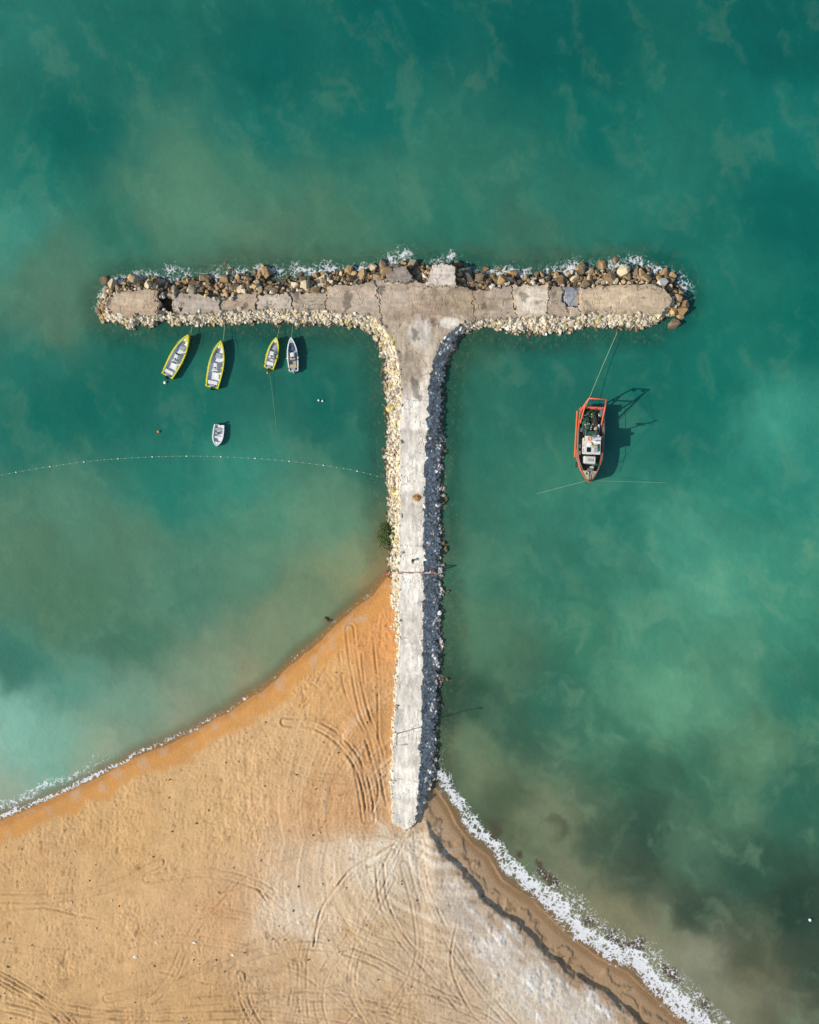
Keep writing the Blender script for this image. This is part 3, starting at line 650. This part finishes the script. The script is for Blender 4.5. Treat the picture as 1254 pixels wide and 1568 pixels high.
for (a_,b_,m_) in [(-1.25,-2.7,BLU),(-1.2,-3.2,WB),(1.35,-2.3,WB),(1.25,-4.5,YEL),(-.1,-2.9,WB),(-1.35,-4.6,WHT),(1.45,.2,GRY),(-1.5,.6,TAN),(1.45,1.2,WB)]:
    box('fish_crate',F,(a_,b_,.75),(.40,.58,.3),m_,.03)
for sx in(-1,1):
    box('trawl_door',F,(sx*1.45,-5.0,1.25),(.14,1.1,.9),STL,.03,rot=(0,sx*.15,0))
tube('gear_cables',F,[[(-.6,-1.9,1.5),(-.9,-5.9,4.4)],[(.6,-1.9,1.5),(.9,-5.9,4.4)]],.02,BLK)
tube('side_handrail',F,[[(sx*1.80,-5.2,1.2),(sx*1.80,-5.2,1.9),(sx*1.93,-2.5,1.95),(sx*1.93,0,2.0),(sx*1.80,2.2,2.2),(sx*1.05,4.0,2.5),(sx*.3,5.2,2.75)] for sx in(-1,1)],.025,STL)
tube('rail_stanchions',F,[[(sx*b_,y_,1.2),(sx*b_,y_,h_)] for sx in(-1,1) for b_,y_,h_ in[(1.90,-4,1.92),(1.93,-2.5,1.95),(1.93,-1,1.97),(1.93,.5,2.02),(1.83,1.9,2.15),(1.30,3.4,2.4),(.75,4.5,2.6)]],.025,STL)
tube('stern_gantry',F,[[(-1.75,-4.7,1.1),(-1.6,-5.6,3.0),(-1.25,-6.5,4.7),(1.25,-6.5,4.7),(1.6,-5.6,3.0),(1.75,-4.7,1.1)],[(-1.62,-5.5,2.8),(1.62,-5.5,2.8)],[(-1.6,-3.2,1.1),(-1.5,-5.8,3.6)],[(1.6,-3.2,1.1),(1.5,-5.8,3.6)]],.11,RED)
for sx in(-.7,.7): cyl('gantry_block',F,(sx,-6.4,4.45),.2,.12,BLK,rot=(0,math.pi/2,0))
cyl('anchor_windlass',F,(0,3.75,2.0),.22,.7,STL,rot=(0,math.pi/2,0)); torus('anchor_rope_coil',F,(.35,4.3,1.95),.26,.07,ROPE); box('fore_hatch',F,(-.3,3.5,1.85),(.6,.55,.14),OWH,.03)
tube('anchor',F,[[(0,4.5,2.05),(0,5.5,2.15)],[(-.35,5.2,2.1),(0,5.5,2.15),(.35,5.2,2.1)]],.05,BLK)
for i,(sx,y_) in enumerate([(-1,-4),(-1,-1.5),(-1,1),(1,3.0),(-1,3.0)]):
    bx={-4:1.95,-1.5:2.05,1:2.02,3.0:1.68}[y_]; torus('tyre_fender',F,(sx*(bx+.08),y_,.65),.3,.1,BLK,rot=(0,math.pi/2,0))
# ---------------------------------------------------------------- ropes, floats, buoys
def rope(name,a,b,sag=.3,r=.035,mat=ROPE,n=24):
    A=Vector(a);B=Vector(b); pts=[]
    for i in range(n+1):
        t=i/n; p=A.lerp(B,t); p.z-=sag*4*t*(1-t); pts.append(tuple(p))
    return tube(name,None,[pts],r,mat,2)
def P3(px,py,h): return (*P(px,py,h),h)
rope('mooring_rope',P3(894,606+24,1.8),P3(945,509,.9),.35,.03)
rope('mooring_rope',P3(898,736,2.2),P3(822,756,.04),.25,.018)
rope('mooring_rope',P3(902,736,2.2),P3(1022,739,.04),.2,.014)
rope('mooring_rope',P3(292,511,.8),P3(294,500,.7),.05,.03); rope('mooring_rope',P3(342,521,.8),P3(344,498,.7),.05,.03)
rope('mooring_rope',P3(412,566,.5),P3(424,660,.03),.1,.009); rope('mooring_rope',P3(424,518,.8),P3(428,500,.6),.05,.02); rope('mooring_rope',P3(446,516,.8),P3(448,500,.6),.05,.02)
fl=[(-80,748),(0,728),(80,714),(160,704),(250,699),(330,699),(420,704),(500,713),(550,722),(584,731)]
c=PL(cat(fl,10)); FLN=empty('swim_zone_float_line')
tube('line',FLN,[[(a_,b_,.03) for a_,b_ in c]],.010,ROPE,2)
seg=np.r_[0,np.cumsum(np.hypot(*np.diff(c,axis=0).T))]
bm=bmesh.new()
for s_ in np.arange(.3,seg[-1],1.05):
    a_=np.interp(s_,seg,c[:,0]); b_=np.interp(s_,seg,c[:,1])
    r_=.05 if int(s_/1.05)%5 else .10
    bmesh.ops.create_icosphere(bm,subdivisions=2,radius=r_,matrix=Matrix.Translation((a_,b_,.05))@Matrix.Diagonal((1.3,1,.9,1)))
bmobj('floats',bm,WB,FLN,True)
def buoy(px,py,r,m):
    X0,Y0=P(px,py); E=empty('mooring_buoy',(X0,Y0,0)); lump_('float_ball',E,(0,0,r*.4),(r,r,r*.92),m,2,.02); torus('buoy_ring',E,(0,0,r*1.35),r*.28,r*.08,STL,(math.pi/2,0,0)); torus('buoy_band',E,(0,0,r*.4),r*1.0,r*.08,BLK)
buoy(253,586,.24,WB); buoy(243,661,.20,OR); buoy(488,613,.16,WB); buoy(494,614,.16,WB); buoy(1240,1408,.24,WB); buoy(410,571,.16,OR)
# ---------------------------------------------------------------- quay furniture
X0,Y0=P(608,1123,1.8); LP=empty('lamp_post',(X0,Y0,1.7))
cyl('base_plate',LP,(0,0,.05),.22,.12,STL); cyl('pole',LP,(0,0,2.9),.08,5.8,STL,r2=.05); tube('arm',LP,[[(0,0,5.7),(.5,0,6.0),(1.2,.1,6.05)]],.04,STL); box('lamp_head',LP,(1.35,.1,6.03),(.55,.24,.12),GRY,.04)
X0,Y0=P(592,878,1.4); BG=empty('barrier_gate',(X0,Y0,1.2))
box('pivot_post',BG,(0,0,.55),(.3,.3,1.2),RED,.04); box('rest_post',BG,(7.3,.15,.55),(.16,.16,1.1),RED,.03); box('counterweight',BG,(-.45,0,1.05),(.45,.3,.3),STL,.04)
for i in range(9): box('bar_section',BG,(.4+i*.82,.02*i,1.05),(.80,.12,.12),RED if i%2==0 else WB,.02)
X0,Y0=P(632,858,2.0); BO=empty('mooring_bollard',(X0,Y0,1.98)); cyl('shaft',BO,(0,0,.25),.14,.5,BLK); cyl('cap',BO,(0,0,.52),.22,.1,BLK)
X0,Y0=P(639,762,2.0); SP=empty('sand_heap',(X0,Y0,1.95)); lump_('mound',SP,(0,0,0),(.5,.35,.22),pmat('brown_sand',(160,116,66),.95,.3,6,bmp=.6),4,.5)
bm=bmesh.new()
for i in range(220):
    while True:
        a_=random.uniform(0,900); b_=random.uniform(980,1568)
        ax,ay=P(a_,b_); q=np.array([ax]);w=np.array([ay])
        if inside(q,w,LAND)[0] and not (585<a_<680 and b_<1280) and dline(q,w,SL)[0]>4 and dline(q,w,SR)[0]>2: break
    r_=random.choice([.05,.07,.1,.12])
    bmesh.ops.create_icosphere(bm,subdivisions=1,radius=r_,matrix=Matrix.Translation((ax,ay,1.35*(1-math.exp(-min(dline(q,w,SL)[0],dline(q,w,SR)[0])/7))+.06))@Matrix.Rotation(random.random()*6,4,'Z')@Matrix.Diagonal((random.uniform(.8,2.2),1,.7,1)))
for i,f in enumerate(bm.faces): f.material_index=(i//20)%3
bmobj('beach_debris',bm,[pmat('pale_pebble',(205,195,175),.8,.2,5),pmat('driftwood',(96,74,52),.9,.3,5),pmat('dry_weed',(84,72,44),.9,.3,5)],None)
bm=bmesh.new()
for (a_,b_,r_) in [(208,1465,.32),(298,1443,.22),(357,1462,.25),(300,1444,.15),(458,1412,.2),(240,1443,.15)]:
    ax,ay=P(a_,b_,1.3); bmesh.ops.create_icosphere(bm,subdivisions=2,radius=r_,matrix=Matrix.Translation((ax,ay,1.35))@Matrix.Diagonal((1.2,.8,.6,1)))
for v in bm.verts: v.co+=Vector((random.uniform(-.04,.04),random.uniform(-.04,.04),random.uniform(-.03,.03)))
bmobj('pale_stones',bm,pmat('pale_stone',(226,214,196),.8,.15,5),None)
bm=bmesh.new()
for i in range(900):
    a_=random.gauss(587,4); b_=random.gauss(820,8); ax,ay=P(a_,b_,.5); h_=random.uniform(.25,.8); s_=random.uniform(.08,.2); an=random.random()*6.28
    d1=Vector((math.cos(an),math.sin(an),random.uniform(-.3,.6)))*s_; d2=Vector((-math.sin(an),math.cos(an),random.uniform(-.3,.3)))*s_*.5; c_=Vector((ax,ay,h_))
    bm.faces.new([bm.verts.new(c_-d1),bm.verts.new(c_-d2),bm.verts.new(c_+d1),bm.verts.new(c_+d2)])
bmobj('shore_weed',bm,pmat('weed_leaves',(74,88,40),.8,.4,6),None)
# ---------------------------------------------------------------- light, sky, camera
w=bpy.data.worlds.new('World'); scene.world=w; w.use_nodes=True; nt=w.node_tree
sky=nt.nodes.new('ShaderNodeTexSky'); sky.sky_type='NISHITA'; sky.sun_disc=False; sky.sun_elevation=SUN_EL; sky.sun_rotation=math.radians(254); sky.air_density=1.0; sky.dust_density=1.0
bg=nt.nodes['Background']; nt.links.new(sky.outputs[0],bg.inputs[0]); bg.inputs[1].default_value=0.15
L=bpy.data.lights.new('sun','SUN'); L.energy=4.8; L.angle=math.radians(.8); L.color=(1,.955,.885)
so=bpy.data.objects.new('sun',L); link(so); so.location=(-60,-20,60)
dv=Vector((math.cos(SH_AZ)*math.cos(SUN_EL),math.sin(SH_AZ)*math.cos(SUN_EL),-math.sin(SUN_EL))); so.rotation_euler=dv.to_track_quat('-Z','Y').to_euler()
cam=bpy.data.cameras.new('camera'); co=bpy.data.objects.new('camera',cam); link(co); co.location=(0,0,H)
cam.sensor_fit='VERTICAL'; cam.sensor_height=24; cam.lens=12/(78.4/H); cam.clip_end=10000; scene.camera=co
scene.view_settings.view_transform='Standard'; scene.view_settings.look='None'; scene.view_settings.exposure=0
